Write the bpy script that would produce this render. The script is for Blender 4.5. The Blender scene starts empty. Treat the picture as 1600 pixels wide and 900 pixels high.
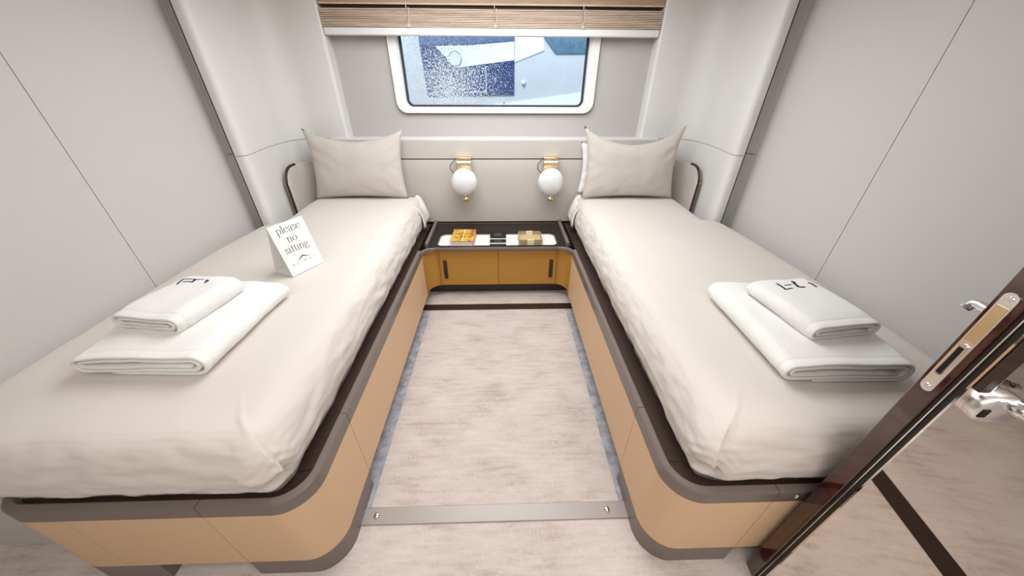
import bpy, bmesh, math, random
from mathutils import Vector, Matrix, noise
random.seed(7)
PI = math.pi
S = bpy.context.scene
COL = S.collection

# ------------------------------------------------------------------ camera, world, light
def setup_camera():
    f, pitch, yaw, roll = 522.08, 0.563899, 0.030226, 0.005178
    cy, sy, cp, sp = math.cos(yaw), math.sin(yaw), math.cos(pitch), math.sin(pitch)
    fwd = Vector((sy*cp, cy*cp, -sp)); right = Vector((cy, -sy, 0)); up = right.cross(fwd)
    r2 = math.cos(roll)*right + math.sin(roll)*up
    u2 = -math.sin(roll)*right + math.cos(roll)*up
    cam = bpy.data.cameras.new('camera'); o = bpy.data.objects.new('camera', cam); COL.objects.link(o)
    cam.sensor_fit = 'HORIZONTAL'; cam.sensor_width = 36.0; cam.lens = 36.0*f/1600.0
    cam.clip_start = 0.02
    m = Matrix((r2, u2, -fwd)).transposed().to_4x4(); m.translation = Vector((0, 0, 1.5))
    o.matrix_world = m
    S.camera = o
setup_camera()
S.view_settings.view_transform = 'Standard'
S.view_settings.look = 'None'
S.view_settings.gamma = 1.0
S.view_settings.exposure = 0.12
S.view_settings.use_curve_mapping = False

def setup_world():
    w = bpy.data.worlds.new('world'); S.world = w; w.use_nodes = True
    nt = w.node_tree; nt.nodes.clear()
    out = nt.nodes.new('ShaderNodeOutputWorld'); bg = nt.nodes.new('ShaderNodeBackground')
    sky = nt.nodes.new('ShaderNodeTexSky'); sky.sky_type = 'NISHITA'; sky.sun_disc = False
    sky.sun_elevation = math.radians(48); sky.sun_rotation = math.radians(200)
    bg.inputs['Strength'].default_value = 0.34
    nt.links.new(sky.outputs[0], bg.inputs[0]); nt.links.new(bg.outputs[0], out.inputs[0])
setup_world()

def lamp(name, kind, loc, energy, color=(1, 1, 1), rot=(0, 0, 0), **kw):
    d = bpy.data.lights.new(name, kind); d.energy = energy; d.color = color
    for k, v in kw.items(): setattr(d, k, v)
    o = bpy.data.objects.new(name, d); COL.objects.link(o); o.location = loc; o.rotation_euler = rot
    return o
# sun comes from behind the cabin and lights the neighbouring hull outside
lamp('sun', 'SUN', (0, -3, 8), 2.3, (1, .96, .9), (math.radians(42), 0, math.radians(-18)), angle=0.01)
CEIL = 2.06
# cabin ceiling lamp, plus an unseen fill light added over the corridor
lamp('cabin_ceiling_lamp', 'AREA', (-.04, 1.85, CEIL-.03), 33, (.95, .98, 1), shape='RECTANGLE', size=1.4, size_y=1.2)
lamp('corridor_fill_light', 'AREA', (.45, -.38, CEIL-.03), 36, (1, .955, .905), shape='RECTANGLE', size=3.2, size_y=.95)

# ------------------------------------------------------------------ materials
def srgb(r, g, b):
    c = lambda v: ((v/255+.055)/1.055)**2.4 if v/255 > .04045 else v/255/12.92
    return (c(r), c(g), c(b), 1)
def mat(name, col, rough=.5, metal=0., bump=0., bscale=200., var=0., vscale=6., coat=0., spec=.5, sheen=0., stretch=None):
    m = bpy.data.materials.new(name); m.use_nodes = True
    nt = m.node_tree; b = nt.nodes['Principled BSDF']
    b.inputs['Base Color'].default_value = col if len(col) == 4 else (*col, 1)
    b.inputs['Roughness'].default_value = rough; b.inputs['Metallic'].default_value = metal
    b.inputs['Coat Weight'].default_value = coat; b.inputs['Specular IOR Level'].default_value = spec
    b.inputs['Sheen Weight'].default_value = sheen
    tc = nt.nodes.new('ShaderNodeTexCoord'); vec = tc.outputs['Object']
    if stretch:
        mp = nt.nodes.new('ShaderNodeMapping'); mp.inputs['Scale'].default_value = stretch
        nt.links.new(vec, mp.inputs['Vector']); vec = mp.outputs[0]
    if var:
        n = nt.nodes.new('ShaderNodeTexNoise'); n.inputs['Scale'].default_value = vscale; n.inputs['Detail'].default_value = 6
        nt.links.new(vec, n.inputs['Vector'])
        r = nt.nodes.new('ShaderNodeValToRGB'); c = b.inputs['Base Color'].default_value
        r.color_ramp.elements[0].position = .3; r.color_ramp.elements[1].position = .7
        r.color_ramp.elements[0].color = (c[0]*(1-var), c[1]*(1-var), c[2]*(1-var), 1)
        r.color_ramp.elements[1].color = (min(1, c[0]*(1+var)), min(1, c[1]*(1+var)), min(1, c[2]*(1+var)), 1)
        nt.links.new(n.outputs['Fac'], r.inputs[0]); nt.links.new(r.outputs[0], b.inputs['Base Color'])
    if bump:
        n = nt.nodes.new('ShaderNodeTexNoise'); n.inputs['Scale'].default_value = bscale; n.inputs['Detail'].default_value = 3
        nt.links.new(vec, n.inputs['Vector'])
        bp = nt.nodes.new('ShaderNodeBump'); bp.inputs['Strength'].default_value = bump; bp.inputs['Distance'].default_value = .004
        nt.links.new(n.outputs['Fac'], bp.inputs['Height']); nt.links.new(bp.outputs[0], b.inputs['Normal'])
    return m
M = {}
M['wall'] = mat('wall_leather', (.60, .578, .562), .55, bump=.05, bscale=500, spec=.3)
M['window_wall_shaded'] = mat('wall_leather_backlit', (.50, .478, .46), .55, bump=.05, bscale=500, spec=.3)  # wall leather again, darkened to paint in the backlit shade round the window
M['column'] = mat('column_leather', (.72, .705, .685), .42, bump=.04, bscale=500, spec=.4)
M['seam'] = mat('column_seam', (.42, .40, .38), .7)
M['ceiling'] = mat('ceiling_white', (.8, .79, .77), .7)
M['headboard'] = mat('headboard_leather', (.56, .52, .48), .5, bump=.06, bscale=450, spec=.35)
M['cover'] = mat('bed_cover_cotton', (.66, .605, .555), .8, bump=.06, bscale=350, sheen=.2, spec=.25)
M['sheet'] = mat('under_sheet_cotton', (.80, .77, .70), .8, bump=.05, bscale=300, sheen=.1)
M['pillow'] = mat('pillow_cotton', (.56, .51, .465), .8, bump=.08, bscale=300, sheen=.2, spec=.25)
M['white_cotton'] = mat('white_cotton', (.85, .84, .83), .8, bump=.05, bscale=300)
M['towel'] = mat('white_terry', (.88, .865, .84), .95, bump=.55, bscale=420, sheen=.3, spec=.1)
M['thread'] = mat('navy_thread', srgb(40, 40, 60), .7)
M['tan'] = mat('tan_leather', (.70, .485, .30), .5, bump=.05, bscale=450, spec=.35)
M['tan_shaded'] = mat('tan_leather_shaded', (.50, .26, .05), .5, bump=.05, bscale=450, spec=.35)  # the tan leather again, with the deep recess's shade put into the colour
M['rim'] = mat('bronze_lacquer', (.20, .165, .148), .32, metal=.25, spec=.5)
M['dark'] = mat('dark_walnut', (.035, .018, .013), .4, var=.25, vscale=9, stretch=(2, 30, 30))
M['kick'] = mat('dark_kick', (.05, .032, .025), .5)
M['console'] = mat('console_dark', (.022, .014, .011), .5, spec=.25, var=.2, vscale=12)
M['white_stone'] = mat('white_tray_leather', (.80, .78, .74), .45)
M['socket'] = mat('socket_black', (.012, .012, .012), .5, spec=.2)
M['brass'] = mat('brushed_brass', (.86, .68, .40), .28, metal=1.)
M['opal'] = mat('opal_glass', (.76, .76, .76), .1, coat=.5, spec=.5)
M['wire'] = mat('grey_wire', (.06, .05, .05), .5)
M['chrome'] = mat('chrome', (.86, .86, .87), .1, metal=1.)
M['satin'] = mat('satin_steel', (.90, .89, .88), .28, metal=1.)
M['mahogany'] = mat('gloss_mahogany', (.045, .009, .006), .08, coat=1., var=.35, vscale=6, stretch=(10, 10, 1.2))
M['seal'] = mat('black_seal', (.008, .006, .006), .4)
M['mirror'] = mat('bronze_mirror', (.84, .79, .745), .03, metal=1.)
M['paper'] = mat('white_card', (.86, .85, .83), .6)
M['ink'] = mat('grey_ink', (.10, .10, .10), .7)
M['pages'] = mat('book_pages', (.78, .72, .66), .8, var=.12, vscale=60, stretch=(.5, .5, 12))
M['olive'] = mat('olive_leather', (.40, .32, .17), .55, bump=.06)
M['olive_in'] = mat('tan_suede', (.52, .38, .22), .8)
M['cream'] = mat('cream_leather', (.80, .74, .48), .5)
M['threshold'] = mat('taupe_threshold', (.36, .315, .285), .38, metal=.15)
M['bezel'] = mat('white_bezel', (.86, .86, .85), .25)
M['gasket'] = mat('black_gasket', (.02, .025, .035), .5)
M['blind'] = mat('ash_slat', (.62, .47, .36), .5, var=.22, vscale=7, stretch=(1.5, 40, 60))
M['blind_dark'] = mat('brown_valance', (.40, .27, .18), .5, var=.18, vscale=5, stretch=(1.5, 30, 40))
M['rail'] = mat('pale_bottom_rail', (.78, .75, .73), .45)
M['cord'] = mat('cream_cord', (.75, .68, .58), .8)
M['hull'] = mat('hull_blue_grey', (.575, .615, .61), .35, var=.03, vscale=3)
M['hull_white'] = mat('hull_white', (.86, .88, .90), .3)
M['hull_pale'] = mat('hull_pale_band', (.72, .77, .82), .35)
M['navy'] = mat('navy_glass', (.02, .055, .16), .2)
M['navy_reflection'] = mat('navy_glass_reflection', (.09, .15, .27), .25, var=.2, vscale=9)
M['teal'] = mat('teal_glass', (.10, .19, .25), .2, var=.2, vscale=25)

def book_cover():
    m = mat('book_cover', (.60, .33, .04), .5)
    nt = m.node_tree; b = nt.nodes['Principled BSDF']
    tc = nt.nodes.new('ShaderNodeTexCoord')
    n = nt.nodes.new('ShaderNodeTexNoise'); n.inputs['Scale'].default_value = 22; n.inputs['Detail'].default_value = 3
    r = nt.nodes.new('ShaderNodeValToRGB'); e = r.color_ramp.elements
    e[0].position = .38; e[0].color = (.30, .12, .015, 1); e[1].position = .5; e[1].color = (.60, .33, .035, 1)
    e2 = e.new(.62); e2.color = (.58, .40, .05, 1)
    nt.links.new(tc.outputs['Object'], n.inputs['Vector']); nt.links.new(n.outputs['Fac'], r.inputs[0])
    nt.links.new(r.outputs[0], b.inputs['Base Color'])
    return m
M['book'] = book_cover()
M['book_spine'] = mat('book_pink_case', (.72, .36, .30), .55)

def carpet():
    m = bpy.data.materials.new('viscose_carpet'); m.use_nodes = True
    nt = m.node_tree; b = nt.nodes['Principled BSDF']; b.inputs['Roughness'].default_value = .85
    b.inputs['Sheen Weight'].default_value = .25; b.inputs['Specular IOR Level'].default_value = .2
    tc = nt.nodes.new('ShaderNodeTexCoord')
    def nz(scale, st, det=5):
        mp = nt.nodes.new('ShaderNodeMapping'); mp.inputs['Scale'].default_value = st
        n = nt.nodes.new('ShaderNodeTexNoise'); n.inputs['Scale'].default_value = scale; n.inputs['Detail'].default_value = det
        nt.links.new(tc.outputs['Object'], mp.inputs[0]); nt.links.new(mp.outputs[0], n.inputs['Vector'])
        return n.outputs['Fac']
    a = nz(4.2, (1, 1.6, 1), 7); s1 = nz(16, (.5, 3.2, 1), 6); s2 = nz(90, (.35, 3, 1), 2); s3 = nz(90, (3, .35, 1), 2)
    def math_(op, x, y):
        q = nt.nodes.new('ShaderNodeMath'); q.operation = op
        for i, v in enumerate((x, y)):
            if isinstance(v, (int, float)): q.inputs[i].default_value = v
            else: nt.links.new(v, q.inputs[i])
        return q.outputs[0]
    t = math_('ADD', math_('MULTIPLY', a, .36), math_('ADD', math_('MULTIPLY', s1, .30), math_('ADD', math_('MULTIPLY', s2, .17), math_('MULTIPLY', s3, .17))))
    r = nt.nodes.new('ShaderNodeValToRGB'); e = r.color_ramp.elements
    e[0].position = .36; e[0].color = (.40, .325, .28, 1)
    e[1].position = .62; e[1].color = (.66, .585, .545, 1)
    k = e.new(.48); k.color = (.575, .495, .455, 1)
    nt.links.new(t, r.inputs[0]); nt.links.new(r.outputs[0], b.inputs['Base Color'])
    bp = nt.nodes.new('ShaderNodeBump'); bp.inputs['Strength'].default_value = .35; bp.inputs['Distance'].default_value = .004
    nt.links.new(math_('ADD', s2, s3), bp.inputs['Height']); nt.links.new(bp.outputs[0], b.inputs['Normal'])
    return m
M['carpet'] = carpet()
M['carpet_shade'] = mat('carpet_shade_band', (.38, .38, .41), .9, var=.32, vscale=26, bump=.3, bscale=300)

def pane_mat():
    # clear glass with water glitter painted as specks, thick towards the lower left corner
    m = bpy.data.materials.new('glitter_speckled_glass'); m.use_nodes = True
    nt = m.node_tree; nt.nodes.clear(); N = nt.nodes.new; L = nt.links.new
    out = N('ShaderNodeOutputMaterial'); tr = N('ShaderNodeBsdfTransparent'); gl = N('ShaderNodeBsdfGlossy'); df = N('ShaderNodeBsdfDiffuse')
    tl = N('ShaderNodeBsdfTranslucent'); ad = N('ShaderNodeMixShader'); ad.inputs[0].default_value = .6
    tr.inputs[0].default_value = (.93, .97, 1, 1); gl.inputs['Roughness'].default_value = .02
    df.inputs[0].default_value = (.85, .88, .9, 1); tl.inputs[0].default_value = (.9, .93, .96, 1)
    L(df.outputs[0], ad.inputs[1]); L(tl.outputs[0], ad.inputs[2])
    fr = N('ShaderNodeFresnel'); fr.inputs[0].default_value = 1.3
    m1 = N('ShaderNodeMixShader'); L(fr.outputs[0], m1.inputs[0]); L(tr.outputs[0], m1.inputs[1]); L(gl.outputs[0], m1.inputs[2])
    tc = N('ShaderNodeTexCoord'); sx = N('ShaderNodeSeparateXYZ'); L(tc.outputs['Object'], sx.inputs[0])
    no = N('ShaderNodeTexNoise'); no.inputs['Scale'].default_value = 105; no.inputs['Detail'].default_value = 2; no.inputs['Roughness'].default_value = .6
    mp = N('ShaderNodeMapping'); mp.inputs['Scale'].default_value = (1.3, 1, .9); L(tc.outputs['Object'], mp.inputs[0]); L(mp.outputs[0], no.inputs['Vector'])
    # density: distance from lower left centre (x=-.42, z=1.40)
    def mth(op, a, b=None):
        q = N('ShaderNodeMath'); q.operation = op
        for i, v in enumerate((a, b)):
            if v is None: continue
            if isinstance(v, (int, float)): q.inputs[i].default_value = v
            else: L(v, q.inputs[i])
        return q.outputs[0]
    dx = mth('MULTIPLY', mth('ADD', sx.outputs[0], .40), 1.9)
    dz = mth('MULTIPLY', mth('SUBTRACT', sx.outputs[2], 1.40), 1.7)
    d = mth('SQRT', mth('ADD', mth('MULTIPLY', dx, dx), mth('MULTIPLY', dz, dz)))
    thr = mth('ADD', mth('MULTIPLY', mth('MINIMUM', d, 1.6), .21), .425)
    k = mth('MULTIPLY', mth('SUBTRACT', no.outputs['Fac'], thr), 16)
    k.node.use_clamp = True
    kk = mth('MULTIPLY', k, .85)
    m2 = N('ShaderNodeMixShader'); L(kk, m2.inputs[0]); L(m1.outputs[0], m2.inputs[1]); L(ad.outputs[0], m2.inputs[2])
    L(m2.outputs[0], out.inputs[0])
    return m
M['pane'] = pane_mat()

# ------------------------------------------------------------------ mesh helpers
class MB:
    def __init__(s): s.v = []; s.f = []
    def add(s, vs, fs):
        o = len(s.v); s.v += [tuple(p) for p in vs]; s.f += [tuple(i+o for i in f) for f in fs]; return s
    def box(s, x0, x1, y0, y1, z0, z1):
        vs = [(x, y, z) for z in (z0, z1) for y in (y0, y1) for x in (x0, x1)]
        return s.add(vs, [(0, 2, 3, 1), (4, 5, 7, 6), (0, 1, 5, 4), (2, 6, 7, 3), (0, 4, 6, 2), (1, 3, 7, 5)])
    def prism(s, pts, z0, z1):
        n = len(pts)
        vs = [(p[0], p[1], z0) for p in pts] + [(p[0], p[1], z1) for p in pts]
        return s.add(vs, [tuple(range(n))[::-1], tuple(range(n, 2*n))] + [(i, (i+1) % n, n+(i+1) % n, n+i) for i in range(n)])
    def ring(s, outer, inner, z0, z1, ax='z'):
        """frame between two loops of equal count; ax picks the extrusion axis"""
        n = len(outer)
        def P(p, h): return (p[0], p[1], h) if ax == 'z' else (p[0], h, p[1])
        vs = [P(p, z0) for p in outer] + [P(p, z0) for p in inner] + [P(p, z1) for p in outer] + [P(p, z1) for p in inner]
        fs = []
        for i in range(n):
            j = (i+1) % n
            fs += [(i, n+i, n+j, j), (2*n+i, 2*n+j, 3*n+j, 3*n+i), (i, j, 2*n+j, 2*n+i), (n+i, 3*n+i, 3*n+j, n+j)]
        return s.add(vs, fs)
    def sweep(s, path, prof):
        """prof: closed polygon of (n, z), n = distance along the left normal of the plan path"""
        nrm = []
        for i in range(len(path)):
            a = Vector(path[max(i-1, 0)]); b = Vector(path[min(i+1, len(path)-1)])
            t = (b-a).normalized(); nrm.append(Vector((-t.y, t.x)))
        k = len(prof); vs = []; fs = []
        for p, n in zip(path, nrm):
            for (d, z) in prof: vs.append((p[0]+n.x*d, p[1]+n.y*d, z))
        for i in range(len(path)-1):
            for j in range(k):
                j2 = (j+1) % k; fs.append((i*k+j, i*k+j2, (i+1)*k+j2, (i+1)*k+j))
        fs.append(tuple(range(k))[::-1]); fs.append(tuple((len(path)-1)*k+j for j in range(k)))
        return s.add(vs, fs)
    def tube(s, pts, r, n=8, caps=True):
        pts = [Vector(p) for p in pts]; vs = []; fs = []
        rr = r if isinstance(r, (list, tuple)) else [r]*len(pts)
        ref = Vector((0, 0, 1))
        for i, p in enumerate(pts):
            t = (pts[min(i+1, len(pts)-1)]-pts[max(i-1, 0)]).normalized()
            a = t.cross(ref)
            if a.length < 1e-3: a = t.cross(Vector((1, 0, 0)))
            a.normalize(); b = t.cross(a)
            for j in range(n):
                th = 2*PI*j/n; vs.append(p+(a*math.cos(th)+b*math.sin(th))*rr[i])
        for i in range(len(pts)-1):
            for j in range(n):
                fs.append((i*n+j, i*n+(j+1) % n, (i+1)*n+(j+1) % n, (i+1)*n+j))
        if caps: fs += [tuple(range(n))[::-1], tuple((len(pts)-1)*n+j for j in range(n))]
        return s.add(vs, fs)
    def lathe(s, prof, c, n=32, axis='z', squash=(1, 1)):
        """prof (r, h) along axis"""
        vs = []; fs = []; k = len(prof)
        for i in range(n):
            th = 2*PI*i/n
            for r, h in prof:
                u, v = r*math.cos(th)*squash[0], r*math.sin(th)*squash[1]
                q = {'z': (u, v, h), 'y': (u, h, v), 'x': (h, u, v)}[axis]
                vs.append((c[0]+q[0], c[1]+q[1], c[2]+q[2]))
        for i in range(n):
            for j in range(k-1):
                i2 = (i+1) % n; fs.append((i*k+j, i2*k+j, i2*k+j+1, i*k+j+1))
        return s.add(vs, fs)
    def build(s, name, m, parent=None, smooth=None, bevel=0., seg=2, merge=True, xf=None):
        off = Vector(parent.get('_base', (0, 0, 0))) if parent else Vector((0, 0, 0))
        me = bpy.data.meshes.new(name)
        vs = [Vector(p) for p in s.v]
        if xf: vs = [xf @ p for p in vs]
        me.from_pydata([tuple(p-off) for p in vs], [], s.f)
        bm = bmesh.new(); bm.from_mesh(me)
        if merge: bmesh.ops.remove_doubles(bm, verts=bm.verts, dist=1e-5)
        bmesh.ops.recalc_face_normals(bm, faces=bm.faces)
        bm.to_mesh(me); bm.free()
        me.materials.append(m)
        o = bpy.data.objects.new(name, me); COL.objects.link(o)
        if parent:
            o.parent = parent
            o['_base'] = tuple(off)
        if smooth is not None:
            for p in me.polygons: p.use_smooth = True
            if smooth < 179: me.set_sharp_from_angle(angle=math.radians(smooth))
        if bevel:
            b = o.modifiers.new('bevel', 'BEVEL'); b.width = bevel; b.segments = seg; b.limit_method = 'ANGLE'; b.angle_limit = math.radians(40)
            for p in me.polygons: p.use_smooth = True
            me.set_sharp_from_angle(angle=math.radians(35))
        return o
def thing(name, label, cat, base=(0, 0, 0), group=None):
    o = bpy.data.objects.new(name, None); COL.objects.link(o); o.location = base
    o['_base'] = tuple(base); o['label'] = label; o['category'] = cat; o.empty_display_size = .1
    if group: o['group'] = group
    return o
def tag(o, label, cat, group=None):
    o['label'] = label; o['category'] = cat
    if group: o['group'] = group
    return o
def struct(o, label=None):
    o['kind'] = 'structure'
    if label: o['label'] = label
    return o
def sroot(name):
    o = bpy.data.objects.new(name, None); COL.objects.link(o); o['kind'] = 'structure'; return o
def arc(cx, cy, r, a0, a1, n=12):
    return [(cx+r*math.cos(math.radians(a0+(a1-a0)*i/n)), cy+r*math.sin(math.radians(a0+(a1-a0)*i/n))) for i in range(n+1)]
def rrect(x0, x1, y0, y1, r, n=8):
    r = [r]*4 if not isinstance(r, (list, tuple)) else r
    return arc(x1-r[0], y1-r[0], r[0], 0, 90, n)+arc(x0+r[1], y1-r[1], r[1], 90, 180, n)+arc(x0+r[2], y0+r[2], r[2], 180, 270, n)+arc(x1-r[3], y0+r[3], r[3], 270, 360, n)
def resample(path, step):
    out = [Vector(path[0])]
    for a, b in zip(path[:-1], path[1:]):
        a, b = Vector(a), Vector(b); n = max(1, int(math.ceil((b-a).length/step)))
        for i in range(1, n+1): out.append(a.lerp(b, i/n))
    return [tuple(p) for p in out]
def smoothpath(P, n=6):
    out = []
    for i in range(len(P)-1):
        p0 = Vector(P[max(i-1, 0)]); p1 = Vector(P[i]); p2 = Vector(P[i+1]); p3 = Vector(P[min(i+2, len(P)-1)])
        for k in range(n):
            t = k/n
            out.append(tuple(.5*((2*p1)+(p2-p0)*t+(2*p0-5*p1+4*p2-p3)*t*t+(3*p1-p0-3*p2+p3)*t**3)))
    out.append(tuple(P[-1])); return out
def pathlen(P): return sum((Vector(b)-Vector(a)).length for a, b in zip(P[:-1], P[1:]))
def cut(path, s0, s1):
    """sub-path between arc lengths"""
    out = []; s = 0
    for a, b in zip(path[:-1], path[1:]):
        a, b = Vector(a), Vector(b); l = (b-a).length
        if l < 1e-9: continue
        lo, hi = max(s0, s), min(s1, s+l)
        if lo < hi-1e-9:
            if not out: out.append(tuple(a.lerp(b, (lo-s)/l)))
            out.append(tuple(a.lerp(b, (hi-s)/l)))
        s += l
    return out
def smst(a, b, x):
    t = max(0, min(1, (x-a)/(b-a))); return t*t*(3-2*t)
def fbm(p, sc, o=3): return noise.fractal(Vector(p)*sc, 1.0, 2.0, o, noise_basis='PERLIN_ORIGINAL')

CX = -.045                                # centre line of the cabin
XL, XR = -.57, .49                        # inner faces of the two bed bases
YF = .485                                 # foot of the beds
WL, WR = -1.63, 1.56                      # side walls
YB = 2.757                                # back wall (front plane of the ledge)
YW = 2.86                                 # window wall, recessed

# ------------------------------------------------------------------ setting
fl = MB().box(-3.2, 4.2, -1.6, 3.0, -.05, 0).build('floor', M['carpet']); struct(fl, 'pale taupe mottled carpet between and in front of the beds')
tr = MB().box(XL-.05, XR+.05, 2.065, 2.138, -.01, .003).build('trim_1', M['dark']); struct(tr, 'dark wooden inlay strip across the carpet near the bedside cabinet')
# carpet edging along each bed base, the overhang's shade painted into its grey
e = MB().box(XL-.10, XL+.018, .694, 2.06, -.01, .002).build('trim_2', M['carpet_shade']); struct(e, 'narrow carpet edging along the left bed base, shade painted in grey')
e = MB().box(XR-.018, XR+.10, .694, 2.06, -.01, .002).build('trim_3', M['carpet_shade']); struct(e, 'narrow carpet edging along the right bed base, shade painted in grey')
c = MB().box(-3.2, 4.2, -1.6, 3.0, CEIL, CEIL+.05).build('ceiling', M['ceiling']); struct(c)

def side_wall(name, x, seam, sgn):
    r = sroot(name)
    for y0, y1 in ((.49 if sgn > 0 else .60, seam-.0015), (seam+.0015, 2.95)):
        MB().box(*sorted((x, x+sgn*.03)), y0, y1, 0, CEIL).build('wall_panel', M['wall'], r)
    MB().box(*sorted((x+sgn*.012, x+sgn*.06)), .70, 2.95, 0, CEIL).build('backing', M['kick'], r)
side_wall('wall_left', WL, 1.375, -1)
side_wall('wall_right', WR, 1.393, 1)

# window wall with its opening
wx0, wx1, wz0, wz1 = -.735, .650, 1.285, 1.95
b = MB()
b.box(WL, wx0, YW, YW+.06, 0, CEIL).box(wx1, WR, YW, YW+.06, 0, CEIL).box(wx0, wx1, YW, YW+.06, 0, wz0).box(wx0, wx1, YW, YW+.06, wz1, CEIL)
struct(b.build('wall_back', M['window_wall_shaded']))
# corridor walls behind the camera (closed room)
struct(MB().box(-3.2, WL, .60, .68, 0, CEIL).build('wall_front_left', M['wall']))
struct(MB().box(1.595, 4.2, .485, .565, 0, CEIL).build('wall_front_right', M['wall']))
struct(MB().box(-3.25, -3.2, -1.6, .68, 0, CEIL).build('wall_corridor_left', M['wall']))
struct(MB().box(4.2, 4.25, -1.6, .55, 0, CEIL).build('wall_corridor_right', M['mahogany']))
struct(MB().box(-3.2, 4.2, -1.65, -1.6, 0, CEIL).build('wall_corridor_front', M['wall']))

# columns on each side of the window: thick upholstered cladding that sweeps from the window jamb to the side wall
def column_path(sg):
    P = [(1.063, YW), (1.063, 2.785)] + arc(1.083, 2.777, .02, 180, 270, 5) + [(1.18, YB), (1.28, YB)] + arc(1.28, 2.587, .17, 90, 0, 14)
    P += smoothpath([(1.45, 2.56), (1.45, 2.42), (1.437, 2.30), (1.418, 2.20), (1.411, 2.145)], 6)
    P += [(1.412, 2.125), (1.417, 2.112), (1.427, 2.103), (1.440, 2.099), (1.466, 2.099), (1.470, 2.106), (1.470, 2.150)] + [(1.474, 2.168), (1.520, 2.168)] + arc(1.520, 2.1295, .0385, 90, 0, 8) + [(1.5585, YW)]
    return [(x if sg > 0 else 2*CX-x, y) for x, y in P]
n = 4
for sg in (-1, 1):
    P = column_path(sg)
    if sg < 0: P = [(x if x > -1.564 else WL+.0015+(x+1.6485)*(-1.564-WL-.0015)/(1.6485-1.564), y) for x, y in P]
    nm = 'left' if sg < 0 else 'right'
    hi = MB().prism(P, 1.103, CEIL).build('trim_%d' % n, M['column'], smooth=50); struct(hi, 'upper part of the pale upholstered column to the %s of the window' % nm); n += 1
    lo = MB().prism(P, .44, 1.099).build('trim_%d' % n, M['column'], smooth=50); struct(lo, 'lower part of the pale upholstered column to the %s of the window' % nm); n += 1
    xs_ = (1.4705, 1.4755) if sg > 0 else (2*CX-1.4755, 2*CX-1.4705)
    MB().box(*xs_, 2.103, 2.152, .44, CEIL).build('shadow_gap', M['kick'], hi)
    g = MB().prism([(x*.0+(CX+(x-CX)*1.003), y+.004) for x, y in P[:-11]+[(P[-12][0], YW)]], 1.098, 1.104).build('seam', M['seam'], hi)
# ledge board behind the headboard
lb = MB().box(2*CX-1.20, 1.20, 2.742, YW, .955, 1.103).build('trim_8', M['column'], bevel=.004); struct(lb, 'pale upholstered ledge under the window')

# window: bezel, gasket, pane
w = sroot('window_1')
o_, i_ = rrect(-.775, .690, 1.265, 2.0, .075, 8), rrect(-.715, .630, 1.298, 1.94, .05, 8)
i2_ = rrect(-.705, .618, 1.306, 1.93, .045, 8)
fr = MB().ring(o_, i_, 2.832, 2.862, 'y').ring(i_, i2_, 2.84, 2.905, 'y').build('window_frame', M['bezel'], w, bevel=.006)
g_ = rrect(-.690, .603, 1.318, 1.92, .035, 8)
MB().ring(i2_, g_, 2.885, 2.90, 'y').build('window_gasket', M['gasket'], w)
MB().ring(rrect(-.782, .697, 1.258, 2.007, .08, 8), o_, 2.852, 2.8605, 'y').build('window_reveal', M['wire'], w)
MB().box(-.71, .62, 2.893, 2.896, 1.30, 1.94).build('window_pane', M['pane'], w)

# ------------------------------------------------------------------ neighbouring yacht outside
yt = thing('yacht', 'pale blue-grey yacht hull moored outside the window', 'boat', (0, 5.5, -1))
def hull_y(z): return 5.5+.10*((z-1.5)/1.0)**2*(1 if z < 1.5 else .4)
hb = MB(); nx, nz = 24, 16; vs = []; fs = []
for i in range(nx+1):
    for j in range(nz+1):
        x = -9+18*i/nx; z = -1+6*j/nz; vs.append((x, hull_y(z), z))
for i in range(nx):
    for j in range(nz):
        a = i*(nz+1)+j; fs.append((a, a+nz+1, a+nz+2, a+1))
k = len(vs); vs += [(x, 7.5, z) for x, z in ((-9, -1), (9, -1), (9, 5), (-9, 5))]
fs.append((k, k+3, k+2, k+1))
hb.add(vs, fs).build('hull', M['hull'], yt, smooth=180)
def plate(name, pts, m, t=.03, par=yt):
    mb = MB(); n = len(pts)
    v = [(x, 5.5-t, z) for x, z in pts]+[(x, 5.56, z) for x, z in pts]
    mb.add(v, [tuple(range(n)), tuple(range(2*n-1, n-1, -1))]+[(i, (i+1) % n, n+(i+1) % n, n+i) for i in range(n)])
    return mb.build(name, m, par)
nv = plate('hull_window', [(-1.10, 2.35), (.183, 2.35), (.180, 1.283), (-1.045, 1.262)], M['navy'], .015)
nv['label'] = 'large navy tinted hull window'
plate('reflected_band', [(-.872, 1.84), (-.4, 1.85), (.180, 1.895), (.181, 1.690), (-.3, 1.635), (-.619, 1.60)], M['hull_white'], .02)  # reflections on the navy glass, painted as paler plates here and below
plate('upper_reflection', [(-1.09, 2.34), (.183, 2.34), (.182, 1.905), (-.40, 1.865), (-1.075, 1.85)], M['navy_reflection'], .017)
sl = MB()
for x0, x1, z0, z1 in ((-.215, -.205, 1.315, 1.62), (-.42, -.205, 1.310, 1.320)): sl.box(x0, x1, 5.478, 5.486, z0, z1)
sl.build('window_frame', M['hull_pale'], yt)
pt = MB().lathe([(.0001, 5.470), (.075, 5.470), (.085, 5.48)], (-.62, 0, 1.70), 28, 'y').build('porthole', M['hull_pale'], yt, smooth=40)
MB().lathe([(.085, 5.468), (.089, 5.468), (.089, 5.49)], (-.62, 0, 1.70), 28, 'y').build('ring', M['teal'], pt, smooth=40)
tw = plate('cabin_window', [(.565, 2.35), (1.9, 2.35), (1.9, 1.775), (.739, 1.765), (.575, 1.945)], M['teal'], .015); tw['label'] = 'teal side window with a slanted end'
plate('white_band', [(.187, 2.35), (.55, 2.35), (.56, 1.945), (.585, 1.80), (.187, 1.665)], M['hull_white'], .008)
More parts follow.
